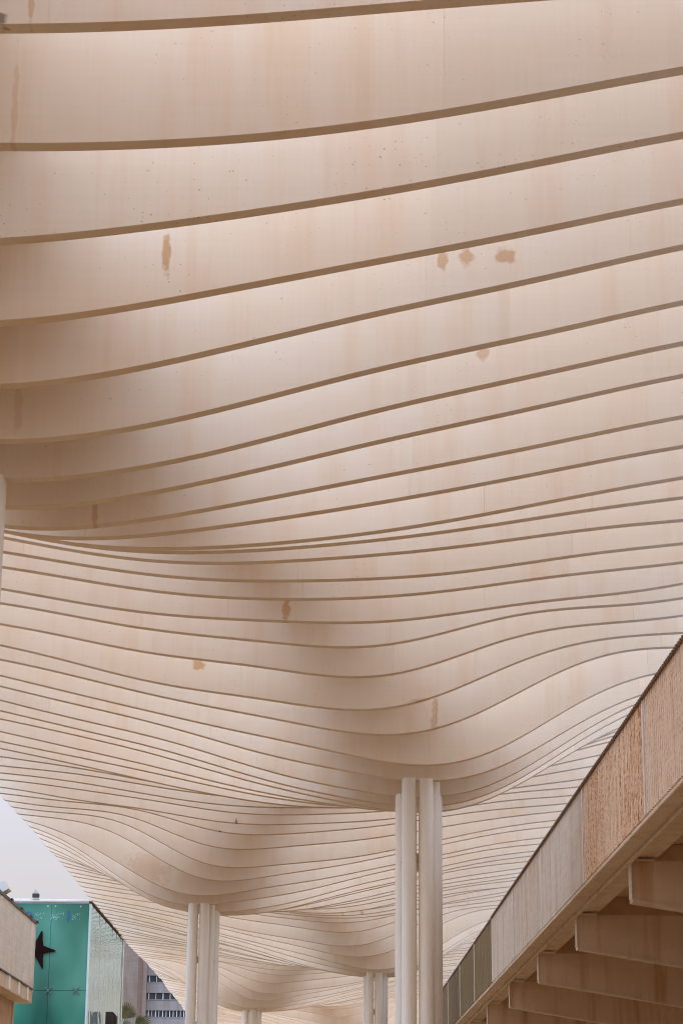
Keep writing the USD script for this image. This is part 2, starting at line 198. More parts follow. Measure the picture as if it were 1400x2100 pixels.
# ------------------------------------------------------------------ the pergola: rows of hanging fins, one metre apart
# Height of each fin's lower edge above 7 m, in millimetres: a row per fin (from the seventh behind the first in view), a column every 0.4 m from x = -7.2.
HEIGHTS = """
2198 2116 2035 1954 1873 1792 1709 1624 1537 1449 1361 1275 1193 1116 1044 981 929 891 870 868 887 932 1005 1107 1235 1385 1546 1709 1862 2000 2117 2215 2294 2360
2160 2089 2025 1967 1912 1858 1799 1734 1664 1592 1519 1449 1384 1323 1268 1218 1177 1147 1131 1132 1152 1192 1253 1333 1430 1539 1655 1772 1884 1988 2082 2166 2242 2312
2109 2053 2007 1969 1932 1893 1846 1791 1730 1665 1602 1543 1492 1448 1410 1379 1355 1340 1334 1339 1357 1389 1438 1501 1576 1659 1745 1830 1913 1991 2067 2141 2213 2286
2146 2098 2055 2012 1967 1916 1859 1798 1734 1670 1609 1554 1507 1470 1446 1432 1428 1431 1440 1453 1473 1503 1544 1597 1660 1726 1792 1855 1914 1972 2031 2095 2164 2240
2225 2174 2123 2070 2014 1959 1906 1855 1805 1756 1707 1659 1616 1582 1561 1553 1558 1571 1590 1612 1637 1667 1704 1750 1802 1857 1910 1960 2006 2052 2099 2152 2211 2278
2285 2219 2153 2087 2023 1964 1911 1864 1822 1785 1751 1722 1698 1682 1677 1684 1701 1726 1755 1786 1815 1844 1875 1909 1946 1986 2026 2065 2103 2141 2181 2225 2276 2333
2294 2221 2149 2076 2005 1937 1875 1821 1778 1746 1726 1717 1717 1724 1738 1760 1790 1826 1866 1908 1948 1987 2024 2060 2096 2129 2159 2185 2207 2229 2253 2282 2318 2362
2254 2171 2083 1989 1889 1787 1685 1591 1509 1445 1399 1373 1362 1364 1376 1397 1428 1470 1524 1589 1663 1744 1829 1915 1998 2073 2135 2183 2219 2245 2268 2293 2323 2362
2197 2099 1991 1869 1737 1596 1456 1325 1215 1134 1088 1076 1093 1131 1182 1241 1305 1374 1448 1525 1608 1695 1785 1876 1963 2041 2105 2154 2189 2213 2234 2257 2286 2324
2153 2046 1923 1783 1626 1458 1288 1130 996 899 845 834 859 911 981 1061 1146 1232 1319 1404 1489 1576 1666 1760 1853 1940 2014 2073 2117 2149 2176 2203 2236 2277
2115 2000 1867 1712 1539 1353 1167 994 851 749 694 684 713 773 854 950 1054 1160 1265 1366 1462 1556 1653 1754 1856 1953 2039 2107 2157 2190 2215 2236 2262 2295
2084 1963 1820 1654 1467 1267 1068 885 734 626 566 551 574 628 704 799 907 1021 1135 1243 1343 1439 1533 1631 1732 1830 1920 1994 2052 2096 2130 2161 2196 2237
2075 1951 1805 1635 1444 1240 1036 850 698 591 533 520 545 598 674 766 872 986 1102 1213 1317 1414 1510 1607 1705 1802 1892 1968 2028 2075 2112 2147 2184 2226
2068 1944 1799 1631 1442 1242 1042 862 715 616 567 565 600 663 742 833 931 1034 1138 1240 1338 1433 1528 1626 1725 1822 1912 1990 2053 2103 2143 2178 2214 2254
2104 1991 1859 1706 1534 1348 1159 982 833 724 663 647 670 721 789 866 948 1032 1117 1202 1286 1370 1456 1545 1637 1728 1815 1895 1965 2026 2079 2130 2179 2232
2155 2057 1945 1817 1674 1517 1354 1197 1056 945 871 836 837 864 910 966 1028 1094 1164 1236 1312 1391 1474 1558 1644 1728 1809 1885 1955 2019 2078 2135 2191 2248
2203 2118 2027 1926 1815 1694 1567 1438 1315 1206 1118 1057 1021 1009 1016 1036 1066 1106 1154 1210 1275 1348 1427 1510 1595 1678 1758 1834 1906 1974 2040 2106 2172 2239
2243 2167 2088 2006 1920 1829 1735 1638 1543 1453 1375 1313 1270 1249 1247 1260 1285 1318 1358 1403 1454 1511 1574 1641 1710 1777 1840 1899 1954 2008 2063 2122 2185 2254
2281 2210 2140 2071 2001 1931 1860 1786 1710 1635 1562 1498 1447 1413 1398 1400 1416 1441 1472 1508 1548 1595 1648 1707 1768 1826 1879 1924 1964 2005 2049 2102 2165 2237
2295 2225 2156 2091 2028 1967 1907 1847 1786 1722 1657 1596 1542 1499 1471 1456 1454 1460 1472 1491 1517 1553 1601 1660 1724 1788 1847 1899 1947 1994 2045 2104 2173 2249
2313 2246 2183 2123 2067 2013 1959 1903 1843 1780 1714 1650 1593 1547 1514 1494 1486 1487 1496 1516 1546 1587 1640 1699 1760 1817 1868 1916 1963 2015 2076 2145 2221 2302
2308 2237 2169 2104 2042 1982 1921 1858 1791 1721 1653 1593 1543 1507 1482 1464 1450 1439 1435 1443 1470 1517 1577 1642 1704 1757 1804 1851 1907 1978 2064 2160 2260 2355
2284 2216 2154 2097 2047 1999 1950 1895 1831 1759 1686 1617 1559 1512 1472 1435 1398 1364 1344 1354 1401 1485 1593 1704 1798 1865 1908 1939 1973 2022 2089 2171 2260 2347
2253 2181 2114 2053 1997 1944 1889 1826 1754 1675 1593 1518 1455 1404 1359 1313 1260 1206 1166 1161 1205 1300 1433 1580 1714 1818 1889 1936 1974 2015 2069 2136 2212 2291
2235 2161 2088 2018 1950 1880 1805 1721 1628 1527 1425 1331 1250 1185 1129 1076 1019 963 919 906 942 1033 1174 1347 1527 1691 1824 1921 1985 2026 2055 2083 2118 2166
2226 2156 2087 2017 1946 1872 1795 1713 1624 1530 1435 1342 1255 1175 1101 1028 954 878 809 760 746 784 881 1035 1232 1448 1657 1834 1964 2042 2077 2086 2088 2102
2223 2155 2082 2004 1920 1830 1738 1644 1550 1457 1365 1274 1184 1095 1010 927 846 763 679 596 526 486 496 572 718 924 1164 1405 1618 1785 1901 1978 2032 2082
2228 2165 2097 2021 1937 1846 1753 1659 1568 1478 1387 1290 1185 1074 962 855 759 675 600 531 470 428 423 473 588 766 989 1230 1458 1654 1807 1922 2010 2084
2204 2137 2064 1983 1894 1799 1701 1606 1514 1425 1335 1239 1132 1015 893 776 669 577 498 431 376 341 342 395 511 690 919 1174 1428 1659 1853 2007 2124 2215
2191 2124 2052 1973 1889 1800 1708 1616 1525 1434 1340 1240 1131 1015 898 785 683 593 514 445 387 352 352 405 519 695 920 1174 1432 1672 1879 2047 2176 2274
2204 2138 2069 1996 1919 1838 1755 1669 1581 1489 1393 1289 1180 1069 960 857 764 678 599 524 460 417 412 459 568 737 952 1195 1440 1669 1868 2030 2157 2255
2200 2122 2039 1954 1867 1780 1692 1605 1519 1431 1340 1246 1150 1055 965 883 810 745 687 636 597 580 599 665 784 953 1157 1379 1598 1798 1969 2107 2215 2298
2180 2099 2018 1937 1857 1778 1701 1623 1545 1465 1382 1298 1212 1128 1049 978 918 869 832 808 800 814 860 942 1063 1217 1395 1581 1761 1923 2062 2174 2263 2334
2211 2130 2048 1967 1887 1806 1723 1638 1551 1463 1377 1293 1215 1143 1078 1024 983 956 946 953 979 1027 1099 1195 1315 1454 1604 1755 1899 2029 2141 2234 2311 2375
2172 2101 2037 1979 1924 1870 1811 1747 1677 1604 1533 1464 1401 1344 1293 1249 1215 1193 1184 1192 1216 1258 1318 1395 1486 1588 1696 1806 1912 2010 2101 2183 2257 2325
2118 2061 2016 1978 1941 1901 1855 1800 1738 1674 1611 1554 1503 1461 1426 1399 1379 1368 1366 1374 1395 1429 1477 1538 1610 1688 1770 1851 1930 2006 2080 2152 2224 2295
2120 2076 2038 2000 1958 1908 1852 1789 1723 1657 1593 1536 1488 1452 1429 1418 1416 1420 1430 1444 1464 1495 1538 1593 1656 1724 1790 1851 1908 1963 2020 2083 2152 2228
2135 2103 2067 2025 1976 1923 1869 1814 1759 1700 1638 1575 1518 1473 1444 1432 1434 1444 1460 1480 1506 1544 1595 1659 1730 1801 1863 1915 1956 1993 2033 2080 2139 2210
2145 2105 2053 1990 1922 1859 1804 1754 1704 1645 1580 1512 1453 1411 1390 1387 1397 1414 1434 1457 1487 1530 1587 1657 1733 1808 1872 1923 1962 1995 2029 2072 2128 2196
2164 2129 2084 2036 1993 1958 1925 1881 1813 1717 1604 1492 1402 1347 1327 1335 1358 1390 1426 1466 1512 1566 1626 1691 1756 1817 1870 1914 1951 1987 2025 2073 2132 2202
2183 2133 2081 2035 2001 1973 1934 1862 1745 1592 1430 1291 1200 1165 1173 1204 1242 1280 1318 1362 1415 1476 1544 1616 1687 1757 1822 1881 1933 1981 2027 2076 2131 2195
2214 2157 2108 2070 2041 2002 1929 1801 1617 1400 1190 1027 935 911 933 974 1016 1055 1098 1151 1218 1297 1383 1472 1563 1652 1738 1816 1883 1940 1989 2035 2086 2144
2201 2163 2125 2082 2022 1928 1786 1591 1360 1126 930 803 754 770 823 888 953 1016 1082 1156 1238 1324 1411 1498 1585 1673 1757 1834 1900 1954 1998 2040 2086 2142
2261 2169 2052 1906 1727 1517 1286 1050 838 674 578 550 579 640 711 779 843 909 983 1064 1149 1235 1320 1405 1492 1581 1668 1746 1811 1866 1913 1960 2014 2078
2273 2165 2017 1825 1590 1328 1062 822 635 515 464 468 507 562 623 689 764 853 954 1059 1162 1257 1348 1436 1526 1615 1698 1769 1827 1873 1914 1957 2008 2072
2289 2179 2023 1817 1568 1295 1025 786 601 480 419 405 423 462 517 590 681 788 901 1012 1113 1204 1291 1380 1472 1565 1653 1730 1793 1846 1894 1945 2005 2075
2302 2174 2008 1804 1572 1326 1088 876 705 582 503 464 456 476 523 594 687 793 903 1009 1108 1200 1291 1386 1484 1581 1671 1748 1813 1868 1921 1976 2040 2112
2285 2141 1972 1783 1583 1381 1189 1017 873 761 680 630 609 616 651 709 788 880 978 1077 1174 1269 1364 1460 1554 1641 1717 1781 1833 1878 1924 1975 2036 2106
2289 2149 1995 1831 1665 1504 1351 1212 1089 983 897 831 785 762 760 781 821 880 953 1037 1128 1223 1319 1415 1505 1588 1662 1727 1787 1847 1909 1978 2054 2135
2308 2184 2052 1917 1783 1656 1536 1425 1323 1232 1151 1082 1025 981 953 942 951 981 1031 1098 1179 1268 1361 1450 1534 1609 1676 1737 1796 1856 1922 1994 2073 2158
2285 2181 2075 1969 1866 1768 1676 1589 1507 1430 1357 1290 1228 1172 1125 1089 1070 1070 1092 1136 1200 1279 1367 1458 1546 1627 1699 1763 1822 1881 1943 2012 2089 2173
2283 2196 2109 2023 1940 1858 1780 1703 1627 1553 1479 1407 1335 1266 1202 1147 1106 1084 1086 1115 1171 1251 1348 1456 1564 1663 1749 1819 1875 1924 1973 2028 2092 2167
2269 2192 2117 2045 1975 1907 1841 1776 1713 1651 1591 1531 1474 1418 1365 1317 1278 1252 1243 1254 1286 1340 1412 1496 1584 1667 1740 1800 1850 1894 1941 1997 2065 2146
2277 2206 2137 2071 2008 1945 1884 1822 1759 1695 1630 1566 1502 1441 1383 1332 1290 1259 1245 1250 1279 1331 1405 1497 1597 1697 1790 1871 1941 2003 2062 2123 2190 2264
2268 2197 2129 2065 2003 1943 1883 1822 1759 1695 1632 1571 1514 1463 1417 1375 1339 1311 1294 1293 1313 1356 1419 1497 1582 1668 1749 1827 1901 1976 2053 2133 2215 2298
2254 2185 2121 2062 2007 1955 1903 1846 1785 1718 1650 1584 1525 1472 1424 1379 1336 1299 1276 1279 1312 1378 1468 1569 1666 1750 1820 1880 1939 2003 2075 2154 2237 2318
2232 2161 2093 2032 1975 1921 1865 1804 1734 1658 1580 1507 1443 1388 1337 1284 1227 1172 1130 1121 1156 1240 1360 1497 1629 1740 1824 1887 1941 1996 2057 2127 2203 2281
2218 2144 2072 2003 1934 1865 1791 1709 1617 1518 1417 1322 1240 1169 1107 1045 979 913 860 839 867 953 1091 1265 1448 1620 1762 1870 1945 1995 2032 2067 2106 2157
2213 2143 2074 2004 1933 1859 1782 1699 1610 1515 1418 1323 1232 1146 1063 980 893 804 721 660 638 672 771 931 1139 1368 1591 1781 1922 2010 2051 2065 2071 2087
2212 2144 2071 1993 1909 1819 1727 1633 1538 1444 1350 1256 1162 1068 974 880 785 688 590 495 417 373 384 467 624 844 1098 1352 1578 1754 1877 1959 2017 2069
2221 2158 2090 2014 1930 1839 1746 1652 1560 1470 1377 1278 1170 1055 936 821 715 620 534 456 389 345 341 396 519 707 941 1191 1429 1632 1791 1909 1999 2075
2202 2135 2062 1981 1892 1797 1699 1604 1512 1423 1332 1235 1127 1009 885 765 655 560 478 408 351 315 317 371 490 672 904 1162 1419 1653 1848 2003 2121 2212
2194 2127 2055 1977 1892 1803 1711 1619 1529 1438 1345 1245 1138 1024 910 802 704 620 546 481 427 392 392 442 553 723 943 1192 1446 1682 1887 2053 2181 2278
2212 2146 2077 2004 1927 1846 1763 1677 1590 1499 1403 1303 1197 1091 989 896 813 739 671 607 550 510 503 545 645 803 1006 1237 1473 1694 1886 2045 2169 2265
2212 2133 2051 1966 1879 1791 1704 1617 1531 1444 1355 1264 1173 1084 1003 932 872 822 778 739 709 695 712 772 880 1035 1224 1432 1639 1830 1994 2126 2231 2312
2193 2112 2031 1950 1870 1791 1714 1637 1559 1480 1399 1317 1235 1157 1086 1025 977 942 918 905 904 922 966 1042 1153 1295 1459 1632 1801 1955 2087 2195 2281 2350
2224 2143 2061 1980 1900 1819 1736 1651 1565 1478 1392 1311 1235 1167 1109 1062 1030 1013 1012 1028 1060 1110 1180 1272 1385 1514 1654 1796 1932 2056 2163 2253 2327 2390
2183 2111 2047 1990 1935 1880 1822 1757 1688 1616 1545 1478 1416 1362 1315 1276 1247 1230 1228 1241 1269 1312 1371 1445 1532 1628 1731 1834 1935 2030 2117 2197 2269 2337
2125 2069 2023 1985 1948 1908 1861 1806 1745 1681 1618 1561 1512 1471 1438 1413 1397 1389 1390 1401 1424 1458 1506 1566 1635 1711 1790 1868 1944 2018 2090 2161 2232 2303
2123 2079 2040 2002 1959 1909 1852 1789 1723 1656 1592 1535 1488 1454 1432 1422 1422 1428 1439 1455 1476 1507 1550 1604 1667 1733 1798 1858 1914 1968 2024 2086 2155 2231
2132 2099 2064 2021 1970 1916 1860 1805 1749 1689 1626 1564 1507 1464 1436 1426 1429 1441 1458 1479 1507 1545 1596 1660 1731 1801 1863 1914 1955 1992 2031 2078 2137 2208
2137 2096 2043 1978 1908 1842 1784 1731 1678 1618 1551 1484 1426 1386 1368 1369 1382 1401 1423 1448 1480 1523 1581 1651 1727 1801 1866 1916 1955 1988 2022 2066 2121 2189
2151 2114 2067 2015 1968 1927 1889 1840 1767 1667 1551 1440 1353 1302 1288 1301 1330 1367 1407 1450 1498 1553 1615 1680 1746 1807 1859 1903 1941 1976 2015 2062 2121 2191
2166 2114 2057 2006 1965 1928 1880 1798 1673 1514 1349 1210 1124 1095 1112 1153 1200 1246 1291 1340 1396 1460 1530 1602 1674 1744 1809 1868 1920 1968 2014 2063 2118 2182
2196 2135 2080 2035 1995 1945 1859 1718 1523 1297 1083 921 835 820 854 908 963 1013 1065 1126 1197 1279 1367 1458 1549 1639 1725 1802 1870 1927 1976 2022 2073 2131
2184 2141 2097 2045 1975 1868 1711 1502 1258 1015 814 688 645 672 738 818 897 972 1049 1131 1218 1307 1396 1485 1573 1661 1745 1823 1889 1942 1987 2029 2075 2130
2247 2152 2030 1877 1690 1469 1225 977 754 583 482 456 490 559 642 722 798 874 956 1044 1134 1222 1309 1395 1483 1573 1659 1737 1803 1857 1905 1952 2005 2070
2267 2158 2008 1811 1572 1305 1034 788 596 472 419 424 465 525 591 662 743 837 942 1050 1155 1252 1343 1432 1522 1611 1694 1766 1824 1870 1910 1953 2005 2069
2292 2182 2028 1823 1577 1306 1038 803 620 501 441 427 444 480 533 603 692 796 907 1016 1116 1207 1293 1382 1474 1567 1655 1732 1795 1848 1896 1947 2007 2077
2313 2188 2026 1828 1604 1367 1139 938 776 659 584 544 532 544 581 642 725 822 926 1026 1120 1210 1300 1393 1491 1588 1678 1755 1820 1875 1927 1983 2046 2119
2302 2162 1999 1818 1628 1439 1261 1103 972 868 792 741 714 711 732 777 842 921 1010 1101 1193 1284 1378 1472 1565 1652 1728 1791 1843 1889 1934 1986 2046 2117
2308 2172 2023 1868 1712 1563 1424 1299 1188 1091 1009 942 891 858 843 849 877 923 987 1063 1149 1240 1335 1429 1519 1601 1675 1740 1800 1860 1922 1991 2066 2148
2325 2205 2077 1948 1823 1705 1596 1496 1404 1319 1242 1172 1110 1059 1021 999 998 1018 1060 1122 1199 1285 1376 1465 1548 1623 1690 1751 1809 1870 1935 2007 2086 2171
2299 2198 2095 1993 1895 1804 1718 1638 1562 1490 1419 1352 1286 1225 1172 1129 1103 1097 1114 1155 1216 1293 1380 1470 1558 1638 1711 1775 1834 1892 1955 2024 2101 2185
2293 2207 2122 2038 1957 1880 1805 1732 1660 1588 1515 1442 1369 1297 1230 1170 1125 1100 1100 1127 1181 1260 1357 1464 1572 1671 1757 1827 1884 1933 1981 2036 2100 2176
2274 2197 2123 2052 1983 1917 1853 1790 1728 1667 1607 1548 1489 1432 1377 1328 1287 1259 1248 1257 1289 1342 1414 1498 1586 1670 1743 1803 1853 1898 1945 2001 2069 2150
2314 2248 2185 2126 2071 2019 1967 1913 1855 1792 1727 1663 1604 1556 1521 1497 1486 1483 1490 1507 1535 1576 1629 1689 1750 1809 1862 1911 1960 2013 2074 2144 2221 2302
2299 2228 2160 2096 2034 1975 1915 1852 1785 1715 1647 1586 1535 1497 1469 1447 1428 1412 1404 1409 1433 1478 1538 1606 1671 1728 1779 1830 1889 1962 2050 2148 2249 2345
2267 2198 2136 2080 2029 1982 1933 1877 1813 1742 1667 1597 1535 1485 1440 1396 1350 1308 1280 1282 1324 1406 1514 1629 1730 1806 1857 1896 1937 1992 2063 2148 2239 2328
2229 2157 2090 2029 1973 1920 1865 1802 1730 1649 1565 1487 1420 1362 1308 1250 1183 1114 1059 1041 1075 1167 1302 1456 1602 1720 1807 1868 1918 1970 2031 2104 2183 2264
2208 2134 2062 1992 1923 1853 1778 1694 1600 1497 1393 1294 1207 1131 1062 990 913 834 768 736 757 843 987 1170 1368 1553 1709 1828 1911 1967 2007 2043 2084 2135
2201 2131 2061 1991 1920 1847 1769 1686 1597 1501 1402 1304 1208 1116 1025 930 830 727 630 556 526 556 657 824 1043 1286 1523 1727 1880 1977 2026 2045 2054 2072
"""

HT = np.array([list(map(int, r.split())) for r in HEIGHTS.strip().splitlines()]) / 1000.0 + 7.0
XG = -7.2 + 0.4 * np.arange(HT.shape[1])
SPL = [CubicSpline(XG, r) for r in HT]
def lower_edge(k, x):
    while k > 85: k -= 33
    while k < -6: k += 33
    return SPL[k + 6](x)
FIN_H, FIN_DEEPEN, FIN_T, X_LEFT, X_RIGHT, Y_FIRST = 1.7, -0.5, 0.125, -6.98, 5.72, 13.0
def fin_top(k, x):
    """The fins' upper edges follow the lower ones."""
    z = lower_edge(k, x)
    return z + FIN_H + FIN_DEEPEN * np.clip(9.1 - z, 0, 1.2)
def fin_panel(k, xa, xb):
    y = Y_FIRST + k
    n = max(3, int(math.ceil((xb - xa) / (0.08 if k < 50 else 0.16))))
    x = np.linspace(xa, xb, n + 1)
    if abs(xa - X_LEFT) < 1e-6: x = np.unique(np.concatenate([x, xa + np.array([0.012, 0.035, 0.07, 0.11])]))
    if abs(xb - X_RIGHT) < 1e-6: x = np.unique(np.concatenate([x, xb - np.array([0.012, 0.035, 0.07, 0.11])]))
    z = lower_edge(k, x); r = 0.11
    for e in (x - X_LEFT, X_RIGHT - x):
        e = np.clip(e, 0, r); z = z + r - np.sqrt(np.maximum(r * r - (r - e) ** 2, 0))
    c = 0.008
    prof = [(0, None), (0, c), (2.5 * c, 0), (FIN_T - 0.008, 0), (FIN_T, 0.008), (FIN_T, None)]
    m = len(x); v = []
    for yy, dz in prof:
        zz = fin_top(k, x) if dz is None else z + dz
        v.append(np.stack([x, np.full(m, y + yy), zz], 1))
    v = np.vstack(v); q = []
    P = len(prof); i = np.arange(m - 1)
    for a in range(P):
        b = (a + 1) % P
        q.append(np.stack([a * m + i, b * m + i, b * m + i + 1, a * m + i + 1], 1))
    q = np.vstack(q)
    f = np.vstack([q[:, [0, 2, 1]], q[:, [0, 3, 2]]])
    ends = []
    for e in (0, m - 1):
        ring = [a * m + e for a in range(P)]
        for t in range(1, P - 1):
            ends.append((ring[0], ring[t], ring[t + 1]) if e == 0 else (ring[0], ring[t + 1], ring[t]))
    t = trimesh.Trimesh(v, np.vstack([f, ends]), process=False)
    if t.volume < 0: t.invert()
    return t

OR1, OR2, OR3, DK = (0.60, 0.30, 0.11), (0.60, 0.33, 0.155), (0.26, 0.11, 0.04), (0.16, 0.10, 0.06)
STAINS = {0: [(-2.20, 8.765, .055, .045, .8, DK), (-2.0, 8.9, .02, .2, .5, OR1)], 1: [(-2.23, 8.55, .022, .5, .3, OR1)],
          3: [(-1.32, 8.42, .035, .22, .8, OR1)], 4: [(0.85, 8.80, .05, .07, .75, OR2), (1.05, 8.825, .06, .07, .75, OR2), (1.37, 8.84, .085, .075, .8, OR2)],
          5: [(-2.70, 7.85, .04, .35, .28, OR1)], 6: [(1.31, 8.735, .06, .08, .6, OR2)], 8: [(-2.35, 7.80, .03, .18, .5, OR1)], 11: [(2.31, 9.08, .035, .08, .5, OR2)],
          15: [(-0.62, 8.62, .05, .2, .75, OR1)], 18: [(-1.91, 8.53, .09, .08, .8, OR1), (1.30, 8.03, .25, .05, .5, OR1)], 19: [(1.46, 8.02, .06, .3, .5, OR1)],
          32: [(-1.93, 8.30, .04, .16, .9, OR3)], 33: [(-2.31, 8.21, .045, .2, .85, OR3)], 37: [(-0.09, 7.885, .07, .08, .75, OR1), (0.42, 8.0, .08, .07, .6, OR2), (-4.05, 8.2, .5, .4, .3, OR2)],
          42: [(-.6, 8.0, .05, .12, .6, OR1)], 47: [(0.3, 8.3, .04, .14, .6, OR2), (0.8, 8.3, .05, .2, .6, OR1)]}
rng = random.Random(7)
pergola = thing("pergola", "long cream concrete pergola of wavy hanging fins over the walkway", "pergola")
for k in range(-48, 112):
    shift = 0.72 if 1 <= k <= 4 else rng.choice([-1.3, -0.35, 0.72, 1.5]) + rng.uniform(-0.1, 0.1)
    joints = [shift + 3.3 * j for j in range(-3, 3)]
    xs = [X_LEFT] + [j for j in joints if X_LEFT + 0.7 < j < X_RIGHT - 0.7] + [X_RIGHT]
    fin = thing("fin", parent=pergola); gap = 0.0003 if k < 9 else 0.0008
    mat = concrete(f"stained_concrete_{k:02d}", CREAM, WARM, stains=STAINS[k]) if k in STAINS else FIN
    for a, b in zip(xs[:-1], xs[1:]):
        obj("panel", fin_panel(k, a + (gap if a > X_LEFT else 0), b - (gap if b < X_RIGHT else 0)), mat, fin, smooth=28)

# unseen spine, added to shade the fins round the column heads: a zigzag of solid infill between the fins' upper parts, running from column head to column head
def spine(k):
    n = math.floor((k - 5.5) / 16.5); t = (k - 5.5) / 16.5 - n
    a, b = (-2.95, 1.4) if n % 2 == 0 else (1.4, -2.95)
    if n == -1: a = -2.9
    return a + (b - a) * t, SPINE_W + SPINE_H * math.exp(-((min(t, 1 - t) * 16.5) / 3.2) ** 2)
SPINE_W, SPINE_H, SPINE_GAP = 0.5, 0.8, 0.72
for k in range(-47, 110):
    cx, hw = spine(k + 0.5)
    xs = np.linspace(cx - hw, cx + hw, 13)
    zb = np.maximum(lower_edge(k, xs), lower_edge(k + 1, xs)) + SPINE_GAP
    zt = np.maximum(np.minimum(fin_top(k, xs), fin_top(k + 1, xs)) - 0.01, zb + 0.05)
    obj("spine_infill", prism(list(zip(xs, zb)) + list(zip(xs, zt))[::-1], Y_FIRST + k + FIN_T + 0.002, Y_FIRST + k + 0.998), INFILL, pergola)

# ------------------------------------------------------------------ clusters of columns
CLUSTERS = [(-3.285, 5, "cluster of white steel columns at the left picture edge, cut off by it"),
            (1.355, 21, "nearest full cluster of white round columns, right of the walkway middle"),
            (-2.93, 38, "cluster of white round columns beside the concrete tower block and palm"),
            (1.33, 54, "distant cluster of white columns just left of the nearest full cluster"),
            (-2.92, 71, "farthest and smallest cluster of white columns, low in the middle")]
COLS = [(-0.19, 0, 0.0), (0.065, 0, -0.01), (0.175, 0, 0.20), (-0.26, 1, 0.0), (0.245, 1, 0.0)]
def column_cluster(cx, k, label):
    y0 = Y_FIRST + k + FIN_T / 2
    t = thing("column_cluster", label, "columns", "clusters of columns carrying the pergola", loc=(cx, y0, 0))
    for dx, dk, dy in COLS:
        top = float(lower_edge(k + dk, cx + dx)) + 0.03
        y = dk + dy
        m = cat(tube((dx, y, 0), (dx, y, top), 0.114, n=28), tube((dx, y, 0.004), (dx, y, 0.16), 0.15, 0.125, n=24))
        obj("column", m, COLUMN, t, smooth=40)
    zb = 6.30
    for (xa, ya), (xb, yb) in (((-0.19, 0), (0.065, -0.01)), ((0.065, 0.0), (0.175, 0.2)), ((-0.26, 1), (0.245, 1)), ((-0.19, 0), (-0.26, 1)), ((0.175, 0.2), (0.245, 1))):
        d = np.array([xb - xa, yb - ya]); Ld = np.linalg.norm(d); an = math.atan2(d[1], d[0])
        m = cat(box(-0.09 if Ld < 0.4 else 0.05, (Ld + 0.09) if Ld < 0.4 else Ld - 0.05, -0.035, 0.035, zb - 0.015, zb + 0.015), box(Ld / 2 - 0.03, Ld / 2 + 0.03, -0.03, 0.03, zb - 0.12, zb - 0.014))
        m.apply_transform(trimesh.transformations.rotation_matrix(an, [0, 0, 1])); m.apply_translation((xa, ya, 0))
        obj("bracket", m, BRACKET, t)
for c in CLUSTERS: column_cluster(*c)

# ------------------------------------------------------------------ corrugated sheet along y on the plane x = 0 (ribs towards -x or +x)
def corrugated(y0, y1, z0, z1, pitch=0.15, depth=0.035, side=-1):
    n = max(1, int(round((y1 - y0) / pitch))); p = (y1 - y0) / n
    ys, xs = [], []
    for i in range(n):
        for u, d in ((0.0, 0), (0.12, 0), (0.24, 1), (0.76, 1), (0.88, 0)):
            ys.append(y0 + (i + u) * p); xs.append(side * depth * d)
    ys.append(y1); xs.append(0)
    ys, xs = np.array(ys), np.array(xs); m = len(ys)
    b = -side * 0.03
    v = np.vstack([np.stack([xs, ys, np.full(m, z0)], 1), np.stack([xs, ys, np.full(m, z1)], 1),
                   np.stack([np.full(m, b), ys, np.full(m, z1)], 1), np.stack([np.full(m, b), ys, np.full(m, z0)], 1)])
    i = np.arange(m - 1); f = []
    for a in range(4):
        c = (a + 1) % 4
        f += [np.stack([a * m + i, a * m + i + 1, c * m + i + 1], 1), np.stack([a * m + i, c * m + i + 1, c * m + i], 1)]
    for e in (0, m - 1):
        ring = [e, m + e, 2 * m + e, 3 * m + e]
        f.append(np.array([(ring[0], ring[1], ring[2]), (ring[0], ring[2], ring[3])] if e else [(ring[0], ring[2], ring[1]), (ring[0], ring[3], ring[2])]))
    t = trimesh.Trimesh(v, np.vstack(f), process=False)
    if t.volume < 0: t.invert()
    return t

# ------------------------------------------------------------------ low building on the right: corrugated parapet on tapering beams
rb = thing("terrace_building", "low building on the right with rusted corrugated parapet on concrete beams", "building", loc=(4.2, 0, 0), rotz=0.382)
ZB, ZT = 6.05, 7.53
joints = [-40.8, -33.9, -27.0, -20.0, -13.1, -6.2, 0.8, 7.7, 14.6, 21.5, 28.4, 35.2, 41.9, 48.0, 53.9]
LOOK = [PANEL_STREAK] * 7 + [PANEL_STREAK, PANEL_STREAK, PANEL_STREAK, PANEL_RUST, PANEL_GREY, PANEL_GREY, PANEL_GREY]
for (a, b), m in zip(zip(joints[:-1], joints[1:]), LOOK):
    obj("parapet_panel", corrugated(a + 0.05, b - 0.05, ZB, ZT), m, rb, label="heavily rusted corrugated parapet panel" if m is PANEL_RUST else None)
    obj("panel_joint", box(-0.045, 0.02, b - 0.047, b + 0.047, ZB, ZT - 0.004), WHITETRIM, rb)
olive = [53.9, 60.0, 66.0, 72.0, 78.0, 84.0, 90.0]
for a, b in zip(olive[:-1], olive[1:]):
    obj("parapet_panel", corrugated(a + 0.06, b - 0.06, ZB, ZT, pitch=0.2), PANEL_OLIVE, rb, label="dark olive corrugated parapet panel")
    obj("panel_joint", box(-0.05, 0.02, b - 0.05, b + 0.05, ZB, ZT - 0.004), WHITETRIM, rb)
n = 560
for a, b in ((-40.8, 53.9), (53.9, 90.0)):
    teeth = [box(-0.075, -0.002, y, y + 0.085, ZT, ZT + 0.035) for y in np.arange(a, min(b, 54) - 0.1, 0.15)] if a < 50 else []
    obj("parapet_cap", cat([box(-0.055, 0.12, a, b, ZT + 0.002, ZT + 0.045)] + teeth), RUSTCAP, rb)
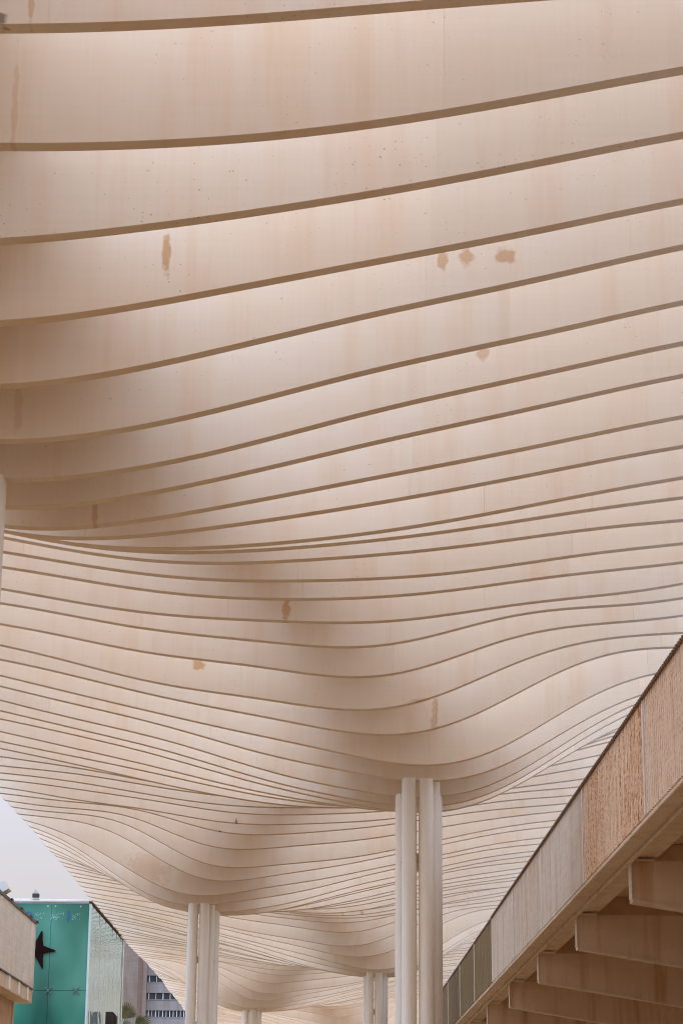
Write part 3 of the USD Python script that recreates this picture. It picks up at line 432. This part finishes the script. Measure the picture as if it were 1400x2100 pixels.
obj("fascia", cat(box(-0.02, 0.20, -41, 92, 5.985, 6.046, 0.01), box(0.20, 0.27, -41, 92, 6.03, 6.047), box(0.27, 0.345, -41, 92, 5.975, 6.046, 0.01)), TAN, rb)
obj("edge_beam", box(0.36, 0.74, -41, 92, 6.09, 6.9), TAN, rb)
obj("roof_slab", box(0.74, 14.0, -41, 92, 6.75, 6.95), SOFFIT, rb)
obj("roof_covering", box(0.13, 14.0, -41, 92, 6.953, 6.99), ROOFING, rb)
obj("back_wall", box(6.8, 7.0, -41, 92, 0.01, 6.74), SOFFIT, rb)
for i in range(-10, 8):
    y = 32.55 + 7.0 * i
    poly = [(0.35, 6.03), (0.35, 5.46), (4.3, 4.84), (6.79, 4.6), (6.79, 6.03)]
    be = obj("beam", prism(poly, y, y + 0.27), BEAM, rb)
    lip = [(0.345, 5.485), (0.345, 5.44), (4.3, 4.815), (6.79, 4.575), (6.79, 4.62), (4.3, 4.86)]
    obj("beam_edge", prism(lip, y - 0.015, y + 0.285), TAN, be)
    obj("end_plate", box(0.335, 0.352, y - 0.012, y + 0.282, 5.487, 6.03), PANEL_GREY, be)
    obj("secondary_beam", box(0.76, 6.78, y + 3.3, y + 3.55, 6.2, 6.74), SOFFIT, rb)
    obj("wall_pier", box(6.3, 6.795, y - 0.1, y + 0.37, 0.01, 4.57), BEAM, rb)

# ------------------------------------------------------------------ low pavilion at the left picture edge
lp = thing("low_pavilion", "low pavilion with pale corrugated parapet at the left picture edge", "building", loc=(-7.05, 0, 0))
for a, b in ((33.2, 40.0), (40.0, 46.9), (46.9, 53.78)):
    obj("parapet_panel", corrugated(a + 0.02, b - 0.02, 5.80, 7.30, side=1), PANEL_WHITE, lp)
obj("roof_edge", cat(box(-0.3, 0.06, 33, 53.95, 7.302, 7.36), *[box(0.062, 0.09, y, y + 0.25, 7.335, 7.375) for y in (49.3, 51.0, 52.6, 53.8)]), BLACKTRIM, lp)
obj("end_trim", box(-0.05, 0.045, 53.77, 53.84, 5.72, 7.30), WHITETRIM, lp)
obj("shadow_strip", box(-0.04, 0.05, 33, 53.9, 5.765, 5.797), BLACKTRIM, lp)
obj("fascia", box(-0.3, 0.02, 33, 53.9, 5.45, 5.764, 0.008), TAN, lp)
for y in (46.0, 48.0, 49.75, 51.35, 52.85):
    obj("fascia_bracket", box(0.021, 0.035, y, y + 0.30, 5.47, 5.763), BRIGHT, lp)  # white strips stand in for streaks of sunlight on the fascia
obj("roof_slab", box(-9.0, -0.06, 33, 53.7, 7.10, 7.25), SOFFIT, lp)
obj("roof_covering", box(-9.0, -0.31, 33, 53.7, 7.253, 7.29), ROOFING, lp)
obj("soffit", box(-9.0, -0.31, 33, 53.7, 5.46, 5.6), BEAM, lp)
obj("wall", box(-8.6, -0.37, 34, 53.35, 0.01, 5.45), SOFFIT, lp)
obj("wall_corner", box(-0.45, -0.345, 53.36, 53.55, 0.01, 5.449), TAN, lp)
vent = trimesh.creation.box((0.34, 0.5, 0.2)); vent.apply_transform(trimesh.transformations.rotation_matrix(-0.55, [0, 1, 0])); vent.apply_translation((-0.11, 48.9, 7.50))
obj("roof_flap", vent, WHITETRIM, lp)

for j in range(9):      # unseen wing, added to block sky light from the left, set half a metre back
    a = -41 + 7.4 * j
    wing = corrugated(a + 0.02, a + 7.38, 5.80, 7.30, side=1); wing.apply_translation((-0.55, 0, 0))
    obj("parapet_panel", wing, PANEL_WHITE, lp)
    obj("wall", box(-1.05, -0.95, a + 0.01, a + 7.39, 0.01, 5.44), BEAM, lp)
obj("fascia", box(-0.85, -0.49, -41.2, 25.8, 5.45, 5.764, 0.008), TAN, lp)
obj("roof_slab", box(-9.0, -0.61, -41, 25.6, 5.8, 6.1), ROOFING, lp)

# ------------------------------------------------------------------ green glass pavilion
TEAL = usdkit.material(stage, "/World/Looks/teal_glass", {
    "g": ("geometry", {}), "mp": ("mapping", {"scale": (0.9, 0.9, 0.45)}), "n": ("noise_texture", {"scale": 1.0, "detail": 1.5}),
    "r": ("rgb_ramp", {"ramp": [(0.3, (0.015, 0.085, 0.055)), (0.5, (0.035, 0.165, 0.105)), (0.68, (0.075, 0.255, 0.17))]}),  # darker tones paint in soft shadows behind the glass
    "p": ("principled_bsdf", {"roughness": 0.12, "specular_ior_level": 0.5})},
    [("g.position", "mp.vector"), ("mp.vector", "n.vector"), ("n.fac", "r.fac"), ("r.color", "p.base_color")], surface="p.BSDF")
RIPPLE = usdkit.material(stage, "/World/Looks/rippled_pale_glass", {
    "g": ("geometry", {}), "mp": ("mapping", {"scale": (1.0, 0.9, 0.7)}), "n": ("noise_texture", {"scale": 1.5, "detail": 1.5}), "b": ("bump", {"strength": 0.45, "distance": 0.10}),
    "d": ("diffuse_bsdf", {"color": (0.44, 0.55, 0.53)}), "s": ("glossy_bsdf", {"color": (0.70, 0.88, 0.90), "roughness": 0.02}), "f": ("layer_weight", {"blend": 0.5}), "m": ("mix_closure", {"fac": 0.68})},
    [("g.position", "mp.vector"), ("mp.vector", "n.vector"), ("n.fac", "b.height"), ("b.normal", "s.normal"), ("d.BSDF", "m.closure1"), ("s.BSDF", "m.closure2")], surface="m.closure")
EDGEGLASS = plain("glass_edge", (0.55, 0.68, 0.64), rough=0.15, var=0.04)
STEEL = plain("brushed_steel", (0.45, 0.45, 0.42), rough=0.35, metallic=0.6)
STEELDARK = plain("dark_fitting_steel", (0.10, 0.15, 0.13), rough=0.4)
BLUE = plain("blue_letter_film", (0.01, 0.10, 0.22), rough=0.4)
FROST = plain("frosted_white_film", (0.42, 0.55, 0.50), rough=0.6)
STARM = plain("starfish_brown", (0.016, 0.006, 0.005), rough=0.95, var=0.25, scale=6, spec=0.05)
gx, gy0, gy1, gz = -7.0, 65.45, 76.4, 9.12
gp = thing("glass_pavilion", "teal glass box pavilion with a dark starfish on its front", "building", loc=(gx, gy0, 0))
xj = [0.0, -1.09, -2.18, -3.27, -4.36]; zj = [0.02, 1.75, 4.2, 6.65, gz]
for a, b in zip(xj[:-1], xj[1:]):
    for c, d in zip(zj[:-1], zj[1:]):
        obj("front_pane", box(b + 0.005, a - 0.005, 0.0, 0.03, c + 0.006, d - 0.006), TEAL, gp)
ny = 7
for i in range(ny):
    a, b = 0.25 + (10.6 - 0.25) * i / ny, 0.25 + (10.6 - 0.25) * (i + 1) / ny
    for c, d in ((0.02, 4.2), (4.2, gz)):
        obj("side_pane", box(0.0, 0.03, a + 0.01, b - 0.01, c + 0.01, d - 0.01), RIPPLE, gp)
obj("corner_post", box(-0.005, 0.05, 0.0, 0.24, 0.02, gz), EDGEGLASS, gp)
obj("corner_post", box(-0.02, 0.05, 10.61, 10.95, 0.02, gz), EDGEGLASS, gp)
obj("backing_wall", cat(box(-4.3, -0.06, 0.12, 0.2, 0.02, gz - 0.02), box(-0.16, -0.06, 0.2, 10.8, 0.02, gz - 0.02), box(-4.36, -0.06, 10.8, 10.9, 0.02, gz - 0.02)), SOFFIT, gp)
obj("roof", box(-4.36, -0.02, 0.04, 10.9, gz + 0.002, gz + 0.05), STEEL, gp)
obj("roof_rail", cat(box(-4.4, -2.02, -0.05, 0.02, gz + 0.055, gz + 0.125, 0.01), box(-2.0, -0.02, -0.05, 0.02, gz + 0.055, gz + 0.125, 0.01)), WHITETRIM, gp)
obj("side_coping", box(-0.03, 0.07, 0.03, 10.95, gz + 0.055, gz + 0.085), RUSTCAP, gp)
for i in range(9):
    s = trimesh.creation.icosphere(2, 0.045); s.apply_translation((0.06, 1.0 + i * 1.12, gz + 0.13))
    obj("rim_lamp", cat(s, tube((0.06, 1.0 + i * 1.12, gz + 0.086), (0.06, 1.0 + i * 1.12, gz + 0.1), 0.02, n=8)), WHITETRIM, gp)
def spider(x, z):
    ms = [tube((x, -0.05, z), (x, 0.02, z), 0.03, n=10)]
    for sx in (-1, 1):
        for sz in (-1, 1):
            ms += [tube((x, -0.04, z), (x + sx * 0.075, -0.02, z + sz * 0.075), 0.010, n=6), tube((x + sx * 0.075, -0.035, z + sz * 0.075), (x + sx * 0.075, 0.005, z + sz * 0.075), 0.02, n=8)]
    return cat(ms)
for z in (4.2, 6.65):
    for x in (-1.09, -2.18, -3.27, -0.30): obj("glass_fitting", spider(x, z), STEELDARK, gp)
for x in (-0.25, -0.98, -1.2, -2.07, -2.29): obj("glass_bolt", tube((x, -0.012, gz - 0.08), (x, 0.0, gz - 0.08), 0.026, n=10), STEEL, gp)
# starfish, five bent arms
def starfish(cx, cz):
    tips = [(0.105, 0.54, 0.02), (0.53, -0.04, -0.03), (0.165, -0.57, 0.07), (-0.38, -0.36, 0.0), (-0.40, 0.33, 0.0)]
    ang = [math.atan2(b, a) for a, b, _ in tips]
    ring = []
    for i, (a, b, _) in enumerate(tips):
        L = math.hypot(a, b); d = np.array([a, b]) / L; nrm = np.array([-d[1], d[0]])
        nxt = ang[(i - 1) % 5]; 
        w0, w1, w2 = 0.13, 0.07, 0.03
        ring += [d * 0.16 + nrm * w0 * 0.9, d * L * 0.55 + nrm * w1, d * L * 0.85 + nrm * w2, d * L, d * L * 0.85 - nrm * w2, d * L * 0.55 - nrm * w1, d * 0.16 - nrm * w0 * 0.9]
    p = Polygon([(0, 0)]).buffer(0) if False else None
    from shapely.ops import unary_union
    polys = [Polygon([tuple(q) for q in ring[i * 7:(i + 1) * 7]] + [(0, 0)]).buffer(0.0) for i in range(5)]
    u = unary_union(polys + [Polygon([(0.17 * math.cos(t), 0.17 * math.sin(t)) for t in np.linspace(0, 6.28, 20)])]).buffer(0.03).buffer(-0.03).buffer(-0.01).buffer(0.012)
    m = trimesh.creation.extrude_polygon(u, 0.05, engine="earcut")
    v = np.array(m.vertices); m.vertices = np.stack([v[:, 0] + cx, -0.004 - v[:, 2], v[:, 1] + cz], 1)
    if m.volume < 0: m.invert()
    return m
obj("starfish", starfish(-1.44, 7.81), STARM, gp)
th = np.linspace(-0.5, math.pi + 0.5, 22)
arc = cat([box(-0.03 + 0.0, 0.03, -0.006, -0.001, -0.03, 0.03) for _ in range(1)])
arcp = Polygon([(0.17 * math.cos(t), 0.17 * math.sin(t)) for t in th] + [(0.115 * math.cos(t), 0.115 * math.sin(t)) for t in th[::-1]])
m = trimesh.creation.extrude_polygon(arcp, 0.005, engine="earcut"); v = np.array(m.vertices); m.vertices = np.stack([v[:, 0] - 1.77, -0.001 - v[:, 2], v[:, 1] + 8.72], 1); m.invert() if m.volume < 0 else None
obj("blue_letter", m, BLUE, gp)
obj("blue_letter", box(-0.625, -0.57, -0.006, -0.001, 8.60, 8.92), BLUE, gp)
rd = random.Random(3); dots = []
for x0, x1 in ((-1.55, -1.3), (-1.12, -0.98), (-1.0, -0.72), (-0.5, -0.24)):
    for _ in range(26):
        x, z = rd.uniform(x0, x1), rd.uniform(8.66, 8.86); dots.append(tube((x, -0.004, z), (x, -0.001, z), rd.uniform(0.006, 0.012), n=6))
obj("frosted_dots", cat(dots), FROST, gp, kind="stuff")
cg = thing("rooftop_floodlight", "small grey floodlight box standing on the glass pavilion's roof rail", "floodlight", loc=(-8.56, gy0 - 0.02, gz + 0.127))
obj("housing", box(-0.10, 0.10, -0.08, 0.08, 0.03, 0.15, 0.012), BLACKTRIM, cg)
obj("mount", box(-0.09, 0.11, -0.06, 0.06, 0.0, 0.029), WHITETRIM, cg)
obj("cooling_fins", cat([box(-0.07 + i * 0.03, -0.06 + i * 0.03, -0.06, 0.06, 0.151, 0.151 + h) for i, h in enumerate((0.05, 0.10, 0.13, 0.09, 0.06))]), STEEL, cg)

# ------------------------------------------------------------------ dark post beside the glass
tp = thing("dark_post", "dark brown square post with slanted top against the pale side glass", "post", loc=(-6.70, 70.0, 0))
DARKWOOD = plain("dark_brown_boards", (0.055, 0.035, 0.032), rough=0.6, var=0.3, scale=14, streaky=True)
obj("shaft", prism([(-0.17, 0.01), (0.17, 0.01), (0.17, 6.25), (0.05, 6.38), (-0.17, 6.38)], 0.0, 0.34), DARKWOOD, tp)
for x in (-0.115, 0.0, 0.115): obj("board_strip", box(x - 0.008, x + 0.008, -0.008, 0.0, 0.05, 6.2), BLACKTRIM, tp)

# ------------------------------------------------------------------ palm
def leafmat(name, a, b):
    return usdkit.material(stage, f"/World/Looks/{name}", {"oi": ("geometry", {}), "n": ("noise_texture", {"scale": 5.0}), "r": ("rgb_ramp", {"ramp": [(0.3, a), (0.7, b)]}),
        "p": ("principled_bsdf", {"roughness": 0.45}), "t": ("translucent_bsdf", {}), "m": ("mix_closure", {"fac": 0.25})},
        [("oi.position", "n.vector"), ("n.fac", "r.fac"), ("r.color", "p.base_color"), ("r.color", "t.color"), ("p.BSDF", "m.closure1"), ("t.BSDF", "m.closure2")], surface="m.closure")
FROND = leafmat("palm_green", (0.055, 0.06, 0.018), (0.16, 0.125, 0.04)); FRONDTIP = leafmat("palm_dry", (0.22, 0.13, 0.05), (0.30, 0.19, 0.08)); TRUNK = plain("palm_trunk", (0.16, 0.11, 0.07), rough=0.9, var=0.3, scale=8)
STALK = plain("palm_stalk", (0.45, 0.42, 0.30), rough=0.4)
def fan(base, direction, length, nleaf=17, spread=1.0, seed=0):
    """A fan frond: a stalk and a fan of narrow folded blades that part towards their tips."""
    r = random.Random(seed); d = np.array(direction, float); d /= np.linalg.norm(d)
    side = np.cross(d, [0.15, -1.0, 0.25]); side /= np.linalg.norm(side); up = np.cross(side, d)
    hub = np.array(base) + d * length * 0.42
    green, dry = [], []
    for i in range(nleaf):
        a = (i / (nleaf - 1) - 0.5) * 2 * spread; L = length * 0.62 * (1 - 0.25 * abs(a) / spread) * r.uniform(0.9, 1.05)
        e = d * math.cos(a) + side * math.sin(a); s = -d * math.sin(a) + side * math.cos(a)
        w = 0.022 * length
        p0, p1, p2 = hub, hub + e * L * 0.6 + up * 0.02, hub + e * L + np.array([0, 0, -0.10 * L * r.random()]) + up * r.uniform(-0.03, 0.03)
        q = hub + e * L * 0.78
        V = [p0, p1 + s * w, p1 + up * w * 0.6, p1 - s * w, q + s * w * 0.6, q + up * 0.3 * w, q - s * w * 0.6, p2]
        green.append(trimesh.Trimesh(V, [(0, 1, 2), (0, 2, 3), (1, 4, 5), (1, 5, 2), (2, 5, 6), (2, 6, 3)], process=False))
        dry.append(trimesh.Trimesh(V, [(4, 7, 5), (5, 7, 6)], process=False))
    return cat(green), cat(dry), tube(base, hub, 0.016 * length, 0.010 * length, n=7)
pc = np.array([-7.72, 84.0, 0.0])
pm = thing("palm_tree", "fan palm with brown-tipped fronds between glass pavilion and grey tower", "palm", loc=tuple(pc))
obj("trunk", cat([tube((0, 0, z), (0, 0, z + 0.3), 0.17 - 0.004 * z, 0.155 - 0.004 * z, n=12) for z in np.arange(0, 6.6, 0.3)]), TRUNK, pm)
dirs = [(0.30, -0.1, 1.0, 1.3), (1.0, -0.15, 0.36, 1.4), (-0.5, -0.4, 0.9, 1.1), (-0.9, 0.1, 0.4, 1.2), (-0.8, -0.3, -0.1, 1.1), (0.2, 0.8, 0.6, 1.1), (-0.2, -0.9, 0.5, 1.1), (-0.4, 0.7, 0.0, 1.1), (0.7, 0.3, -0.55, 1.1)]
for i, (a, b, c, L) in enumerate(dirs):
    g, dr, st = fan((0, 0, 6.55), (a, b, c), L, seed=i)
    f = obj("frond", g, FROND, pm); obj("dry_tip", dr, FRONDTIP, f, kind="stuff"); obj("stalk", st, STALK, f)

# ------------------------------------------------------------------ grey tower block far behind
K = 400.0 / 150.0
tb = thing("tower_block", "grey concrete tower block with window bands beyond the glass pavilion", "building", loc=(-12.06 * K, 400.0, 0))
GREY = concrete("grey_board_concrete", (0.235, 0.16, 0.115), (0.195, 0.125, 0.08), streak=0.8, rough=0.8, speck=0.0, tone=0.0, weave=0.15, scale=0.35)
GREY2 = concrete("pale_board_concrete", (0.27, 0.225, 0.195), (0.225, 0.165, 0.125), streak=0.6, rough=0.8, speck=0.0, tone=0.0, weave=0.12, scale=0.35)
BROWNST = concrete("brown_stained_concrete", (0.18, 0.105, 0.07), (0.15, 0.08, 0.05), streak=0.8, rough=0.8, speck=0.0, tone=0.0, weave=0.15, scale=0.35)
DARKGLASS = plain("dark_window_glass", (0.02, 0.022, 0.026), rough=0.1, var=0.3, scale=0.4)
obj("stair_tower", box(-6.2, -1.45, -1.5, 14.0, 0.01, 42.4), GREY, tb)
obj("stained_pilaster", box(-1.449, -0.75, -1.6, 14.0, 0.01, 42.4), BROWNST, tb)
obj("stained_pilaster", box(-0.749, -0.02, -1.5, 14.0, 0.01, 42.4), GREY, tb)
zf = lambda z: (z - 1.6) * K + 1.6
floor = zf(13.08) - zf(11.96)
base = zf(11.545); hwin = zf(11.96) - zf(11.545)
W = 24.0
for i in range(-9, 3):
    z0 = base + i * floor
    if z0 < 1.0: continue
    obj("spandrel", box(0.0, W, -0.12, 12.0, z0 + hwin, z0 + floor), GREY2, tb)
    win = obj("window_band", box(0.0, W, 0.28, 11.9, z0, z0 + hwin - 0.001), DARKGLASS, tb)
    for j in range(22):
        x = 0.35 + j * 0.62 * (2 if i > 0 else 1)
        if x > W - 0.3: break
        thick = 0.07 if j % 2 else 0.12
        obj("mullion", box(x - thick / 2, x + thick / 2, 0.1, 0.279, z0 + 0.002, z0 + hwin - 0.002), WHITETRIM, win)
    obj("sill", box(0.0, W, -0.2, 0.27, z0 - 0.12, z0 - 0.001), GREY2, tb)
